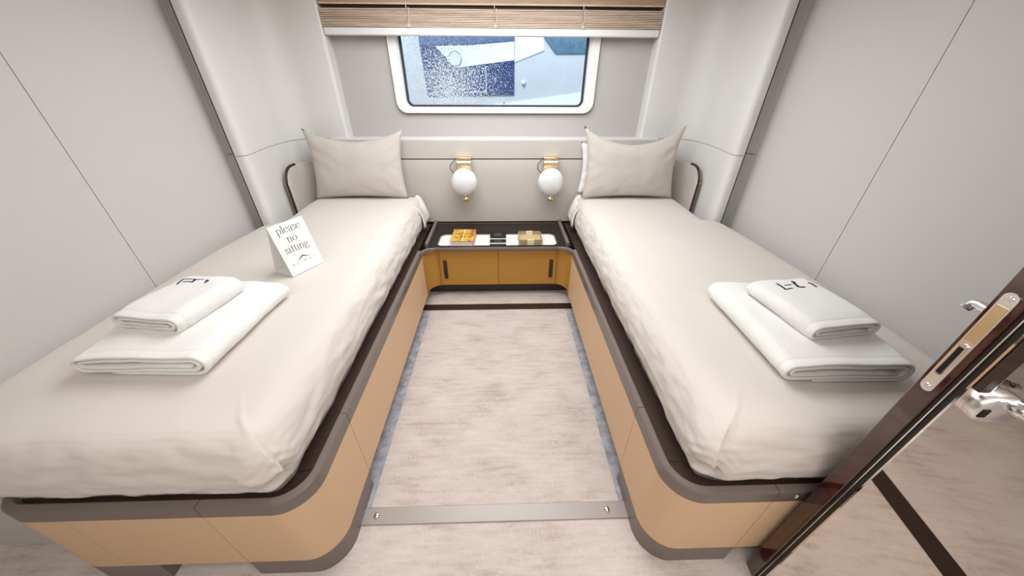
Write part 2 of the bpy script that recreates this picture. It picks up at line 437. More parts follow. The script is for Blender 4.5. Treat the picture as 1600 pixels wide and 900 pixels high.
plate('boot_stripe', [(-.30, 1.132), (.5, 1.222), (1.3, 1.325), (3, 1.56), (3, 1.35), (1.3, .95), (-.30, 1.02)], M['hull_white'], .012)
MB().lathe([(.0001, 5.46), (.018, 5.46), (.026, 5.47), (.026, 5.50)], (.31, 0, 1.43), 16, 'y').build('hull_light', M['bezel'], yt, smooth=40)
MB().lathe([(.0001, 5.46), (.008, 5.46), (.012, 5.47), (.012, 5.50)], (.03, 0, 1.20), 12, 'y').build('hull_light', M['bezel'], yt, smooth=40)

# ------------------------------------------------------------------ venetian blind
bl = thing('venetian_blind', 'raised wooden venetian blind with pale bottom rail above the window', 'blind', (CX, 2.79, 1.72))
X0, X1 = -1.150, 1.058
MB().box(X0, X1, 2.765, 2.80, 1.884, 2.02).build('valance', M['blind_dark'], bl, bevel=.004)
MB().box(X0, X1, 2.762, 2.766, 1.884, 1.892).build('valance_edge', M['blind'], bl)
MB().box(X0+.01, X1-.01, 2.80, 2.83, 1.87, 2.0).build('headrail', M['kick'], bl)
z = 1.773
for i in range(11):
    dz = .0088; off = random.uniform(-.003, .003)
    mb = MB(); n = 8; vs = []; fs = []
    for j in range(n+1):
        x = X0+(X1-X0)*j/n; zz = z+i*dz+.0009*math.sin(j*1.7+i)
        for (y, h) in ((2.764+off, -.003), (2.764+off, .003), (2.79, .0050), (2.815+off, .003), (2.815+off, -.003), (2.79, -.001)): vs.append((x, y, zz+h))
    for j in range(n):
        for q in range(6): fs.append((j*6+q, j*6+(q+1) % 6, j*6+6+(q+1) % 6, j*6+6+q))
    fs += [tuple(range(6))[::-1], tuple(n*6+q for q in range(6))]
    mb.add(vs, fs).build('slat', M['blind'], bl)
MB().box(X0, X1, 2.762, 2.818, 1.727, 1.7675).build('bottom_rail', M['rail'], bl, bevel=.006, seg=3)
for x in (-.598, -.038, .535):
    cd = MB().tube([(x, 2.762, 1.90), (x, 2.757, 1.87), (x+.002, 2.757, 1.80), (x, 2.758, 1.772)], .0025, 6).tube([(x+.012, 2.762, 1.87), (x+.010, 2.757, 1.80), (x+.006, 2.758, 1.775)], .002, 6)
    cd = cd.build('ladder_cord', M['cord'], bl, smooth=60)
    kn = MB()
    for q in range(6):
        a = q*2*PI/6; kn.tube([(x+.004+.010*math.cos(a), 2.756, 1.774+.006*math.sin(a)), (x+.004+.010*math.cos(a+1.6), 2.752, 1.774+.006*math.sin(a+1.6))], .003, 6)
    kn.build('knot', M['cord'], cd, smooth=60)

# ------------------------------------------------------------------ headboard
hbd = thing('headboard', 'long low taupe leather headboard wrapping round both bed heads', 'headboard', (CX, 2.70, .45))
hr = [(CX, 2.714), (1.24, 2.714)] + arc(1.24, 2.549, .165, 90, 0, 14) + [(1.405, 2.50), (1.403, 2.405)]
hp = [(2*CX-x, y) for x, y in hr[::-1]][:-1]+hr
hp = resample(hp, .02); Lh = pathlen(hp)
def hb_top(s):
    d = min(s, Lh-s); R = .115
    return .957 if d >= R else .957-R+math.sqrt(max(0, R*R-(R-d)**2))
def head_panel():
    nz = 10; ss = []; s = 0
    for i, p in enumerate(hp):
        if i: s += (Vector(p)-Vector(hp[i-1])).length
        ss.append(s)
    # denser ends
    pts = []
    for d in (0, .002, .006, .014, .026, .042, .062, .085, .105): pts.append(d)
    S_ = pts+[x for x in ss if .115 < x < Lh-.115]+[Lh-d for d in pts[::-1]]
    P = []
    for x in S_:
        q = cut(hp, max(0, x-.003), min(Lh, x+.003)); a, b = Vector(q[0]), Vector(q[-1])
        t = (b-a).normalized(); c = a if x <= .003 else (b if x >= Lh-.003 else (a+b)/2)
        P.append((c, Vector((t.y, -t.x))))        # normal into the room
    vs = []; fs = []
    for side, dd in ((0, .0), (1, -.026)):
        for (c, nrm), x in zip(P, S_):
            zt = hb_top(x)
            for j in range(nz+1):
                v = j/nz; z = .458+(zt-.458)*v
                d = dd
                if side == 0: d = -.007*smst(.93, 1.0, v)-.006*(1-smst(0, .02, min(x, Lh-x)))
                vs.append((c.x+nrm.x*d, c.y+nrm.y*d, z))
    m = len(S_); K = nz+1
    for sd in (0, 1):
        o = sd*m*K
        for i in range(m-1):
            for j in range(nz): fs.append((o+i*K+j, o+(i+1)*K+j, o+(i+1)*K+j+1, o+i*K+j+1))
    o = m*K
    for i in range(m-1):
        fs.append((i*K+nz, (i+1)*K+nz, o+(i+1)*K+nz, o+i*K+nz)); fs.append((i*K, (i+1)*K, o+(i+1)*K, o+i*K))
    for i in (0, m-1):
        for j in range(nz): fs.append((i*K+j, i*K+j+1, o+i*K+j+1, o+i*K+j))
    edge = []
    for (c, nrm), x in zip(P, S_): edge.append((x, (c.x-nrm.x*.012, c.y-nrm.y*.012, hb_top(x))))
    return MB().add(vs, fs), edge
mb, edge = head_panel()
mb.build('lower_panel', M['headboard'], hbd, smooth=45)
for sel in (lambda x: x < .165, lambda x: x > Lh-.165):
    pts = [p for x, p in edge if sel(x)]
    if pts[0][2] < pts[-1][2]: pts = [(pts[0][0], pts[0][1], .46)]+pts
    else: pts = pts+[(pts[-1][0], pts[-1][1], .46)]
    o = MB().tube(pts, .009, 8).build('edge_piping', M['dark'], hbd, smooth=60); o['label'] = 'dark brown piping round the headboard end'
MB().box(2*CX-1.17, 1.17, 2.716, 2.742, .963, 1.098).build('upper_panel', M['headboard'], hbd, bevel=.005)
MB().box(2*CX-1.17, 1.17, 2.722, 2.742, .955, .965).build('shadow_gap', M['kick'], hbd)

# ------------------------------------------------------------------ bed bases
def bed_base(sg):
    if sg > 0: xi = XR; xo = 1.385
    else: xi = XL; xo = -1.385
    nm = 'right' if sg > 0 else 'left'
    t = thing('bed_base', 'tan leather single bed base with dark bronze rim along the %s wall' % nm, 'bed', (xi+sg*.45, 1.3, 0))
    R = .112
    # plan path (right bed): down the inner side, round the corner, along the foot, round the outer end
    P = [(XR, 2.115), (XR, YF+R)] + arc(XR+R, YF+R, R, 180, 270, 14) + [(1.30, YF)] + arc(1.30, YF+.09, .09, 270, 360, 10)
    if sg < 0:
        P = [(XL, 2.115), (XL, YF+R)] + [(XL-R-R*math.cos(math.radians(a))*-1, YF+R+R*math.sin(math.radians(a))) for a in [0-i*90/14 for i in range(15)]] + [(-1.365, YF)] + [(-1.365-.09*math.sin(math.radians(a)), YF+.09-.09*math.cos(math.radians(a))) for a in [i*9 for i in range(11)]]
    L = pathlen(P)
    arcl = R*PI/2
    s_side = 2.115-.79                                       # seam on the inner side
    s_front = (2.115-YF-R)+arcl+((.803 if sg > 0 else .873)-(abs(xi)+R))
    s_end = s_front+(.42 if sg > 0 else .392)
    s_3 = s_front+.0
    nd = 1 if sg > 0 else -1                                  # left normal points into the bed for the right bed
    g = .0012
    segs = [('side_panel', 0, s_side-g), ('corner_panel', s_side+g, s_front-g), ('front_panel', s_front+g, s_end-g), ('end_panel', s_end+g, L)]
    for n_, a, b in segs:
        MB().sweep(cut(P, a, b), [(0, .105), (0, .419), (nd*.018, .419), (nd*.018, .105)]).build(n_, M['tan'], t, smooth=30)
    for a, b in ((0, s_side-g), (s_side+g, s_front-g), (s_front+g, L)):
        MB().sweep(cut(P, a, b), [(-nd*.0005, .4215), (-nd*.0005, .470), (nd*.004, .4755), (nd*.022, .4755), (nd*.032, .462), (nd*.032, .4215)]).build('rim', M['rim'], t, smooth=30)
    # plinths: under the corner and, further out, a foot
    MB().sweep(cut(P, s_side+g+.003, s_front-g), [(nd*.001, 0), (nd*.001, .1045), (nd*.05, .1045), (nd*.05, 0)]).build('corner_plinth', M['rim'], t, smooth=30)
    fx = sorted((sg*1.175, sg*1.385))
    MB().box(*fx, YF+.001, YF+.30, 0, .1045).build('foot', M['rim'], t)
    # platform that carries the mattress, and the set-back kick board below
    ins = [(x, y) for x, y in cut(P, 0, L)]
    q = []
    for i in range(len(P)):
        a = Vector(P[max(i-1, 0)]); b = Vector(P[min(i+1, len(P)-1)]); d = (b-a).normalized(); nn = Vector((-d.y, d.x))*nd
        q.append((P[i][0]+nn.x*.03, P[i][1]+nn.y*.03))
    wx = (WR-.004) if sg > 0 else (WL+.004)
    hx = 1.398 if sg > 0 else 2*CX-1.398
    poly = q+[(wx, q[-1][1]), (wx, 2.06), (hx, 2.08), (hx, 2.66), (q[0][0], 2.66)]
    MB().prism(poly, .424, .455).build('platform', M['dark'], t)
    MB().box(*sorted((xi+sg*.20, xi+sg*.215)), .78, 2.6, 0, .42).build('kick_board', M['kick'], t)
    MB().box(*sorted((xi+sg*.20, sg*1.40)), .775, .79, 0, .42).build('kick_board', M['kick'], t)
    # return panel to the side wall
    x1 = P[-1][0]
    MB().box(*sorted((x1, wx)), YF+.09, YF+.105, .0 if sg < 0 else .1, .42).build('return_panel', M['wall'], t)
    return t
bedR = bed_base(1); bedL = bed_base(-1)
# small round catch on the rim of the right bed, next to the open door
o = MB().lathe([(.0001, 0), (.006, 0), (.008, .002), (.008, .006)], (.868, YF-.004, .447), 16, 'y').build('catch', M['satin'], bedR, smooth=40)

# ------------------------------------------------------------------ mattresses with fitted cover
def bed_top(sg, x, y):
    """height of the made bed's top at a point"""
    c = .99 if sg > 0 else -1.10
    u = (x-c)/.5; v = (y-1.55)/1.1
    z = .702-.010*u*u-.010*max(0, -v)**2+.008*smst(1.9, 2.5, y)
    return z+.004*fbm((x, y*.8, sg*3.), 3.2, 3)+.0015*fbm((x*1.5, y*.5, 9+sg), 9, 3)
def outline(sg, d):
    """plan outline of the right-hand mattress inset by d (same point count for every d); mirrored for the left"""
    P = []
    def cor(cx, cy, r, a0, a1, n): P.extend(arc(cx, cy, r, a0, a1, n))
    def run(a, b, n): P.extend([(a[0]+(b[0]-a[0])*i/n, a[1]+(b[1]-a[1])*i/n) for i in range(1, n)])
    xi, yf, xo, yh = .557+d, .500+d, 1.550-d, 2.685-d
    r1, r2, r3, r4 = max(.095-d*.75, .03), max(.05-d, .012), max(.10-d, .02), max(.06-d, .012)
    xh = 1.395-d
    cor(xi+r1, yf+r1, r1, 180, 270, 44); run(P[-1], (xo-r2, yf), 56)
    cor(xo-r2, yf+r2, r2, 270, 360, 6); run(P[-1], (xo, 1.45), 18)
    e = [(xo, 1.45), (xo-.012, 1.78), (xo-.040, 2.03), (xo-.075, 2.078), (xh+.025, 2.092), (xh, 2.14), (xh, 2.35)]
    P.extend(smoothpath(e, 4)[:-1]); run(e[-1], (xh, yh-r3), 6)
    cor(xh-r3, yh-r3, r3, 0, 90, 8); run(P[-1], (xi+r4, yh), 24)
    cor(xi+r4, yh-r4, r4, 90, 180, 8); run(P[-1], (xi, yf+r1), 110)
    if sg < 0: P = [(max(WL+.006, (2*CX-x) if x > 1.0 else (2*CX-.005-x+.035*(1-smst(.5, 1.0, x)))), y) for x, y in P]
    return P
def mattress(sg):
    nm = 'right' if sg > 0 else 'left'
    t = thing('mattress', ('single mattress under a smooth taupe cover, %s bed' % nm) + (', card and towels on it' if sg < 0 else ', only towels on it'), 'mattress', ((.99 if sg > 0 else -1.10), 1.5, .455))
    O = outline(sg, 0); n = len(O)
    cx = sum(p[0] for p in O)/n
    topz = lambda x, y: bed_top(sg, x, y)
    # (inset, height fraction) from the bottom hem up to the top
    prof = [(.030, 0.0), (.016, .05), (.008, .14), (.003, .26), (.0, .40), (.003, .52), (.009, .64), (.018, .745), (.029, .835), (.043, .905), (.060, .955), (.080, .985), (.105, 1.0)]
    nrm = []
    for i in range(n):
        a = Vector(O[i-1]); b = Vector(O[(i+1) % n]); d = (b-a).normalized(); q = Vector((d.y, -d.x)) if sg > 0 else Vector((-d.y, d.x)); nrm.append(q)
    for _ in range(3):
        nrm = [(nrm[i-1]+nrm[i]+nrm[(i+1) % n]).normalized() for i in range(n)]
    vs = []; fs = []
    PR = []
    for i in range(len(prof)-1):
        for k in range(3):
            f = k/3; PR.append((prof[i][0]*(1-f)+prof[i+1][0]*f, prof[i][1]*(1-f)+prof[i+1][1]*f))
    PR.append(prof[-1])
    arcs = [0]
    for i in range(1, n): arcs.append(arcs[-1]+(Vector(O[i])-Vector(O[i-1])).length)
    ic = 22 if sg > 0 else 20
    for (ins, h) in PR:
        Od = outline(sg, ins)
        for i in range(n):
            p = Vector(O[i]); q = nrm[i]; s = arcs[i]
            inner = abs(p.x-(.557 if sg > 0 else -.613)) < .12 or p.y < .62
            w = .006*fbm((p.x*2, p.y*2, h*1.2+sg*5), 5, 3)+.003*fbm((p.x, p.y, h*.5), 15, 2)
            if not inner: w *= .2
            dcor = (s-arcs[ic]) if abs(s-arcs[ic]) < arcs[-1]/2 else s-arcs[ic]-math.copysign(arcs[-1], s-arcs[ic])
            fold = 0; fz = 0
            if abs(dcor) < .24:
                # pleat: cloth laid over itself along a line that starts at the top corner and is tucked in near the hem
                lean = (dcor-.022*(1-h)) if sg > 0 else -(dcor+.022*(1-h))
                ridge = (smst(-.13, -.002, lean) if lean < 0 else (1-smst(0, .007, lean)))
                env = smst(1.0, .78, h)*smst(.14, .42, h)
                fold += .020*ridge*env
                fold -= .030*math.exp(-((dcor-.004*sg)/.026)**2)*math.exp(-((h-.24)/.13)**2)
                fold += .014*math.exp(-((dcor+.02*sg)/.035)**2)*math.exp(-((h-.06)/.08)**2)
                fold += math.sin((abs(dcor)+.25*h)*170)*.0030*math.exp(-(dcor/.075)**2)*math.exp(-((h-.42)/.25)**2)
                fz = .008*math.exp(-(dcor/.03)**2)*math.exp(-((h-.93)/.08)**2)
            pos = Vector(Od[i])+q*(w+fold)*(1-smst(.93, 1.0, h)*.9)
            zt = topz(pos.x, pos.y)
            zb = .480+.009*fbm((p.x*1.3, p.y*1.3, 2+sg), 4, 2)+.003*math.sin(s*9)
            if not inner: zb = .475
            vs.append((pos.x, pos.y, zb+(zt-zb)*h+fz))
    m = len(PR)
    for j in range(m-1):
        for i in range(n): fs.append((j*n+i, j*n+(i+1) % n, (j+1)*n+(i+1) % n, (j+1)*n+i))
    # top: scale rings towards the spine of the bed
    last = vs[(m-1)*n:]
    NR = 26
    base = (m-1)*n
    for k in range(1, NR+1):
        f = 1-k/NR
        for i in range(n):
            lx, ly, lz = last[i]
            sy = max(.95, min(2.25, .95+(ly-.60)*1.3/1.985)); tx, ty = cx, sy
            x = tx+(lx-tx)*f; y = ty+(ly-ty)*f
            z = topz(x, y)
            wr = 0
            vs.append((x, y, z+(lz-topz(lx, ly))*f**8))
        o = len(vs)-n
        for i in range(n): fs.append((base+i, base+(i+1) % n, o+(i+1) % n, o+i))
        base = o
    # closed underside
    bt = len(vs); vs += [(x, y, .458) for x, y, z in vs[:n]]
    for i in range(n): fs.append((i, (i+1) % n, bt+(i+1) % n, bt+i))
    fs.append(tuple(bt+i for i in range(n)))
    mb = MB().add(vs, fs)
    mb.build('bed_cover', M['cover'], t, smooth=180, merge=False)
    # cream under-sheet showing at the head corner beside the cabinet
    xs = .557 if sg > 0 else -.618
    c = MB(); vv = []; ff = []
    A, B = 14, 9
    for i in range(A+1):
        u = i/A; y = 2.44+.225*u
        for j in range(B+1):
            v = j/B
            ang = v*PI/2
            x = xs-sg*.008+sg*(.075-.075*math.cos(ang))*1.1
            z = .50+.185*math.sin(ang)+.012*smst(.5, 1, u)
            wv = .009*math.sin(u*9+v*4)+.006*fbm((u*2, v*2, sg*7.), 2.0, 3)
            vv.append((x-sg*wv*(1-.5*v)-sg*.006, y, z+.005*math.sin(u*7+1)))
    for i in range(A):
        for j in range(B): a = i*(B+1)+j; ff.append((a, a+1, a+B+2, a+B+1))
    us = c.add(vv, ff).build('under_sheet', M['sheet'], t, smooth=180)
    sd = us.modifiers.new('thickness', 'SOLIDIFY'); sd.thickness = .004
    us['label'] = 'rumpled cream under-sheet at the head corner'
    return t
matR = mattress(1); matL = mattress(-1)

# ------------------------------------------------------------------ bedside cabinet between the beds
cb = thing('bedside_cabinet', 'low bedside cabinet with dark top between the bed heads, tan fronts deepened by painted shade', 'cabinet', (CX+.005, 2.45, 0))
yd = 2.262
g = .0012
rc = .10
Lc = [(XL+.001, yd-rc-.045)] + [(XL+rc-rc*math.cos(math.radians(a)), yd-rc+rc*math.sin(math.radians(a))) for a in [i*9 for i in range(11)]] + [(-.4815, yd)]
Lc = [(max(x, XL+.001), y) for x, y in Lc]
Rc = [(XR-.001-(x-XL-.001), y) for x, y in Lc]; Rc[-1] = (.4055, yd)
MB().sweep(Lc, [(0, .105), (0, .419), (.016, .419), (.016, .105)]).build('corner_panel', M['tan_shaded'], cb, smooth=30)
MB().sweep(Rc, [(0, .105), (0, .419), (-.016, .419), (-.016, .105)]).build('corner_panel', M['tan_shaded'], cb, smooth=30)
for x0, x1, hx in ((-.4795, -.0392, -.442), (-.0368, .4035, .368)):
    d = MB().box(x0, x1, yd, yd+.018, .105, .419).build('door', M['tan_shaded'], cb, bevel=.0015)
    MB().box(hx-.014, hx+.014, yd-.008, yd+.004, .168, .322).build('handle', M['dark'], d, bevel=.003)
MB().box(XL-.19, XR+.19, 2.33, 2.345, 0, .40).build('kick_board', M['kick'], cb)
# curved front rim
yr = 2.224
def rimpath(x0, x1):
    r = .095
    a = [(x0, yr-r-.01)] + [(x0+r-r*math.cos(math.radians(q)), yr-r+r*math.sin(math.radians(q))) for q in [i*9 for i in range(11)]]
    b = [(x1-(p[0]-x0), p[1]) for p in a[::-1]]
    return a+b
RP = rimpath(XL, XR)
MB().sweep(RP, [(0, .4215), (0, .4425), (.003, .4460), (.022, .4460), (.026, .4420), (.026, .4215)]).build('front_rim', M['rim'], cb, smooth=30)
# dark top with a rounded opening for the white tray
inn = rrect(-.492, .412, 2.246, 2.478, [.05, .05, .05, .05], 8)
k = len(inn)//4
out = []
for p in inn:
    out.append(p)
ox0, ox1, oy0, oy1 = XL+.028, XR-.028, yr+.002, 2.700
ou = [(ox1 if p[0] > CX else ox0, oy1 if p[1] > 2.36 else oy0) for p in inn]
def corner_spread(i):
    c = i//9; j = i % 9; f = j/8
    return [((ox1), (oy1)), ((ox0), (oy1)), ((ox0), (oy0)), ((ox1), (oy0))][c]
ou = [corner_spread(i) for i in range(len(inn))]
MB().ring(ou, inn, .452, .4480).build('top', M['console'], cb, merge=True)
MB().box(ox0, ox1, 2.25, 2.70, .405, .4295).build('carcass', M['kick'], cb)
fr_ = rrect(-.478, .398, 2.256, 2.470, .044, 8)
MB().prism(rrect(-.486, .406, 2.250, 2.474, .047, 8), .4297, .4380).build('white_tray', M['white_stone'], cb)
MB().ring(rrect(-.490, .410, 2.248, 2.476, .049, 8), rrect(-.482, .402, 2.252, 2.472, .046, 8), .4298, .4460).build('tray_edge', M['rim'], cb, smooth=40)
for x, sgn in ((XL, 1), (XR, -1)):
    MB().box(*sorted((x+sgn*.001, x+sgn*.026)), 2.235, 2.70, .4215, .4760).build('side_rim', M['rim'], cb, bevel=.003)
MB().box(XL+.03, XR-.03, 2.66, 2.70, .4482, .4540).build('back_rim', M['dark'], cb)
# power outlets: three black modules in the middle
for y0, y1 in ((2.258, 2.300), (2.318, 2.384), (2.402, 2.525)):
    z0 = .4382 if y1 < 2.47 else .4382
    m_ = MB().box(-.100, .024, y0, y1, .4382, .4395 if y1 < 2.45 else .4500).build('power_outlet', M['socket'], cb, bevel=.002)
    if y1-y0 > .06: MB().box(-.068, -.008, y0+.015, y1-.015, .4395 if y1 < 2.45 else .4500, .4402 if y1 < 2.45 else .4508).build('insert', M['kick'], m_, bevel=.001)

# ------------------------------------------------------------------ book and leather tray on the cabinet
bk = thing('book', 'thick orange-covered book lying on the left of the white cabinet tray', 'book', (-.295, 2.345, .4380))
mz = Matrix.Translation((-.297, 2.345, 0)) @ Matrix.Rotation(math.radians(-1.5), 4, 'Z')
MB().box(-.084, .084, -.110, .112, .4385, .4430).build('back_cover', M['book_spine'], bk, xf=mz)
MB().box(-.080, .080, -.106, .108, .4432, .4880).build('page_block', M['pages'], bk, xf=mz)
MB().box(-.084, .084, -.110, .112, .4882, .4925).build('front_cover', M['book'], bk, xf=mz, bevel=.001)
MB().box(.0805, .0845, -.110, .112, .4432, .4881).build('spine', M['book_spine'], bk, xf=mz)
MB().box(.000, .0055, -.108, .110, .4926, .4932).build('ribbon', M['cord'], bk, xf=mz)
ty = thing('leather_tray', 'small open olive leather catch-all tray with a cream strap', 'tray', (.205, 2.345, .4380))
o1, o2 = rrect(.118, .292, 2.262, 2.425, .018, 5), rrect(.123, .287, 2.267, 2.420, .014, 5)
MB().ring(o1, o2, .4385, .4860).build('side', M['olive'], ty, smooth=40)
MB().prism(o2, .4606, .4440).build('base', M['olive_in'], ty)
for y0, y1 in ((2.2595, 2.2690), (2.4180, 2.4275)):
    MB().box(.180, .230, y0, y1, .4400, .4885).build('strap', M['cream'], ty, bevel=.001)

# ------------------------------------------------------------------ wall lamps
def wall_lamp(x, which):
    t = thing('sconce', 'round opal wall lamp with brass bracket on the headboard, %s' % which, 'lamp', (x, 2.70, .82), 'pair of opal wall lamps')
    MB().box(x-.055, x+.055, 2.655, 2.716, .968, .984).build('mounting_plate', M['brass'], t, bevel=.003)
    # curved brass tongue
    pr = smoothpath([(2.690, .970), (2.665, .966), (2.650, .950), (2.648, .915), (2.650, .86), (2.652, .80)], 5)
    vs = []; fs = []
    for y, z in pr:
        vs += [(x-.053, y, z), (x+.053, y, z), (x+.053, y+.004, z+.001), (x-.053, y+.004, z+.001)]
    for i in range(len(pr)-1):
        for q in range(4): fs.append((i*4+q, i*4+(q+1) % 4, i*4+4+(q+1) % 4, i*4+4+q))
    fs += [(0, 1, 2, 3), tuple(len(vs)-4+q for q in range(4))]
    MB().add(vs, fs).build('bracket', M['brass'], t, smooth=40)
    zc, yc, R = .815, 2.60, .099
    pf = [(max(1e-4, R*math.cos(a)), R*1.05*math.sin(a)) for a in [-PI/2+PI*i/24 for i in range(25)]]
    gl = MB().lathe(pf, (x, yc, zc), 40, 'z', (1, .62)).build('globe', M['opal'], t, smooth=180)
    MB().lathe([(1e-4, -.146), (.012, -.144), (.021, -.137), (.025, -.127), (.022, -.117), (.014, -.110), (.018, -.104), (.020, -.096)], (x+.004, yc, zc), 20).build('finial', M['brass'], t, smooth=40)
    MB().tube(smoothpath([(x-.050, 2.70, .974), (x-.070, 2.67, .965), (x-.098, 2.645, .935), (x-.100, 2.63, .905), (x-.066, 2.62, .872), (x-.05, 2.625, .86)], 5), .0032, 6).build('wire', M['wire'], t, smooth=60)
wall_lamp(-.290, 'nearer the left bed')
wall_lamp(.372, 'nearer the right bed')

# ------------------------------------------------------------------ pillows
def pillow_mb(w, h, th, ears, seed, sag, wr, inset=(0, 0, 0, 0)):
    """local frame: X width, Z height from 0, Y thickness (front is -Y)"""
    n, m = 44, 34; vs = []; fs = []
    for side in (-1, 1):
        for i in range(n+1):
            for j in range(m+1):
                u = -1+2*i/n; v = -1+2*j/m
                bu = 1-.07*(1-v*v)*1.0                       # sides pull in between the corners
                bv = 1-.06*(1-u*u)
                x = u*w/2*bu; z = v*h/2*bv
                if v > 0: z -= sag*(1-abs(u)**1.7)*v
                ex = (abs(u)*abs(v))**5
                e = ears[(0 if u < 0 else 1)+(2 if v > 0 else 0)]
                x += math.copysign(e*.5*ex, u); z += math.copysign(e*ex, v)
                t = (max(0, 1-abs(u)**2.6)*max(0, 1-abs(v)**2.6))**.55
                y = side*th/2*t
                if t > 0:
                    k = min(1, t*1.5)
                    y += k*(.010*fbm((x, z, seed+side), 5, 3))+side*k*wr*math.sin((z*1.0-x*.35)*75+3*fbm((x, z, seed), 6, 2))*smst(.1, 1, v)*smst(-.4, 1, u)
                    y += side*.004*k*math.sin((abs(u)-abs(v))*14)*smst(.55, 1, max(abs(u), abs(v)))
                vs.append((x, y, z+h/2))
    K = m+1; N = (n+1)*K
    for s in (0, 1):
        for i in range(n):
            for j in range(m): a = s*N+i*K+j; fs.append((a, a+K, a+K+1, a+1))
    return MB().add(vs, fs)
def pillow(label, loc, w, h, th, lean, yaw, ears, seed, sag, wr, m, roll=0):
    mb = pillow_mb(w, h, th, ears, seed, sag, wr)
    xf = Matrix.Translation(loc) @ Matrix.Rotation(yaw, 4, 'Z') @ Matrix.Rotation(-lean, 4, 'X') @ Matrix.Rotation(roll, 4, 'Y')
    t = thing('pillow', label, 'pillow', loc)
    mb.build('pillowcase', m, t, smooth=180, xf=xf)
    return t
LZ = .713
pillow('taupe pillow with a crumpled corner standing at the head of the left bed', (-1.066, 2.555, LZ), .69, .46, .15, math.radians(11), 0, (.005, .005, .022, .016), 3.1, .055, .0008, M['pillow'])
pillow('taupe pillow with two sharp raised corners standing at the head of the right bed', (.957, 2.525, LZ+.004), .70, .46, .15, math.radians(10), 0, (.005, .005, .040, .046), 8.7, .075, .003, M['pillow'])
pillow('white pillow mostly hidden behind the taupe pillow on the right bed', (.925, 2.645, LZ+.01), .66, .36, .06, math.radians(5), 0, (.005, .005, .01, .01), 5.2, .03, .001, M['white_cotton'])

# ------------------------------------------------------------------ towels
def spiral(a, R, th, turns, n=14):
    """flattened spiral centre line, starts as a flap on the bottom"""
    pts = []; r = R; cz = R
    pts += [(-a*.55+(a*1.5)*i/8, 0.0) for i in range(9)]
    x0 = a
    down = True; half = 0
    zc = R
    r = R
    side = 1
    while half < turns*2 and r > th*.7:
        for i in range(1, n+1):
            ang = -PI/2+PI*i/n
            pts.append((side*(a-(R-r)*.25)+side*r*math.cos(ang) if True else 0, zc+r*math.sin(ang)*(1 if side > 0 else -1)))
        r -= th*.56
        top = side > 0
        zc = zc+(-th*.0)
        # straight run to the other side, shrinking
        side = -side; half += 1
        z_from = pts[-1][1]; z_to = zc+(r if top else -r)
        xs, xe = pts[-1][0], side*(a-(R-r)*.25)
        for i in range(1, 9):
            f = i/8; pts.append((xs+(xe-xs)*f, z_from+(z_to-z_from)*f))
    return pts
def towel_mb(a, R, th, turns, ly, seed, wave):
    C = spiral(a, R, th, turns)
    n = len(C); L_, R_ = [], []
    for i in range(n):
        p = Vector(C[max(i-1, 0)]); q = Vector(C[min(i+1, n-1)]); d = (q-p).normalized(); nn = Vector((-d.y, d.x))
        c = Vector(C[i]); L_.append(c+nn*th*.47); R_.append(c-nn*th*.47)
    loop = L_+R_[::-1]
    k = len(loop)
    ys = [0, .002, .006, .012, .018, .022, .026, .030, .036]+[.036+(ly-.072)*i/14 for i in range(1, 14)]+[ly-.036, ly-.030, ly-.026, ly-.018, ly-.010, ly-.004, ly]
    vs = []; fs = []
    Htot = 2*R
    for y in ys:
        d = min(y, ly-y)
        pinch = .55+.45*math.sqrt(max(0, min(1, d/.012))) if d < .012 else 1.0
        groove = -.0022*math.exp(-((d-.026)/.003)**2)
        for j in range(k):
            i = j if j < n else 2*n-1-j
            c = Vector(C[i]); p = c+(loop[j]-c)*pinch
            outward = (p-Vector((max(-a, min(a, p.x)), R)))
            if outward.length > 1e-6: outward.normalize()
            outer = 1 if i < 9+14+8+14+8 else .3
            s = fbm((p.x*1.2, y*1.2, p.y*2+seed), 6, 3)*.006
            x = p.x+outward.x*(s+groove)
            z = p.y+outward.y*(s+groove)*smst(0, .02, p.y)
            # relaxed drape: top sinks a little in the middle, ends droop
            z += wave*smst(0, Htot, z)*math.sin(p.x*9+seed+y*3)
            z *= 1-.10*smst(.5, 1, abs(y/ly-.5)*2)*smst(0, Htot, z)
            x += .004*fbm((y, 0, seed), 5, 2)
            vs.append((x, y-ly/2, max(z+th*.5, 0.0)))
    for i in range(len(ys)-1):
        for j in range(k): fs.append((i*k+j, i*k+(j+1) % k, (i+1)*k+(j+1) % k, (i+1)*k+j))
    # end caps as strips across the ribbon
    for o in (0, (len(ys)-1)*k):
        for i in range(n-1): fs.append((o+i, o+i+1, o+2*n-2-i, o+2*n-1-i))
    return MB().add(vs, fs)
def towel(name, label, cat, loc, rot, a, R, th, turns, ly, seed, flip=1, wave=.002, tilt=0):
    t = thing(name, label, cat, loc)
    xf = Matrix.Translation(loc) @ Matrix.Rotation(rot, 4, 'Z') @ Matrix.Rotation(tilt, 4, 'X') @ Matrix.Diagonal((flip, 1, 1, 1))
    mb = towel_mb(a, R, th, turns, ly, seed, wave)
    sg = 1 if loc[0] > 0 else -1
    vv = []
    for p in mb.v:
        q = xf @ Vector(p); q.z += bed_top(sg, q.x, q.y)-TB+.0012; vv.append(tuple(q))
    mb.v = vv; xf = None
    mb.build('terry', M['towel'], t, smooth=180, xf=xf, merge=False)
    return t
TB = .692
towel('bath_towel', 'large folded white bath towel flat on the left bed, under a smaller towel', 'towel', (-1.130, 1.000, TB), math.radians(-1.5), .174, .036, .0135, 2.0, .45, 1.3, 1, .0055)
hl = towel('hand_towel', 'small folded white hand towel with monogram on top, left bed', 'towel', (-1.155, 1.022, TB+.076), math.radians(-9), .094, .031, .0118, 1.9, .262, 4.4, 1, .002)
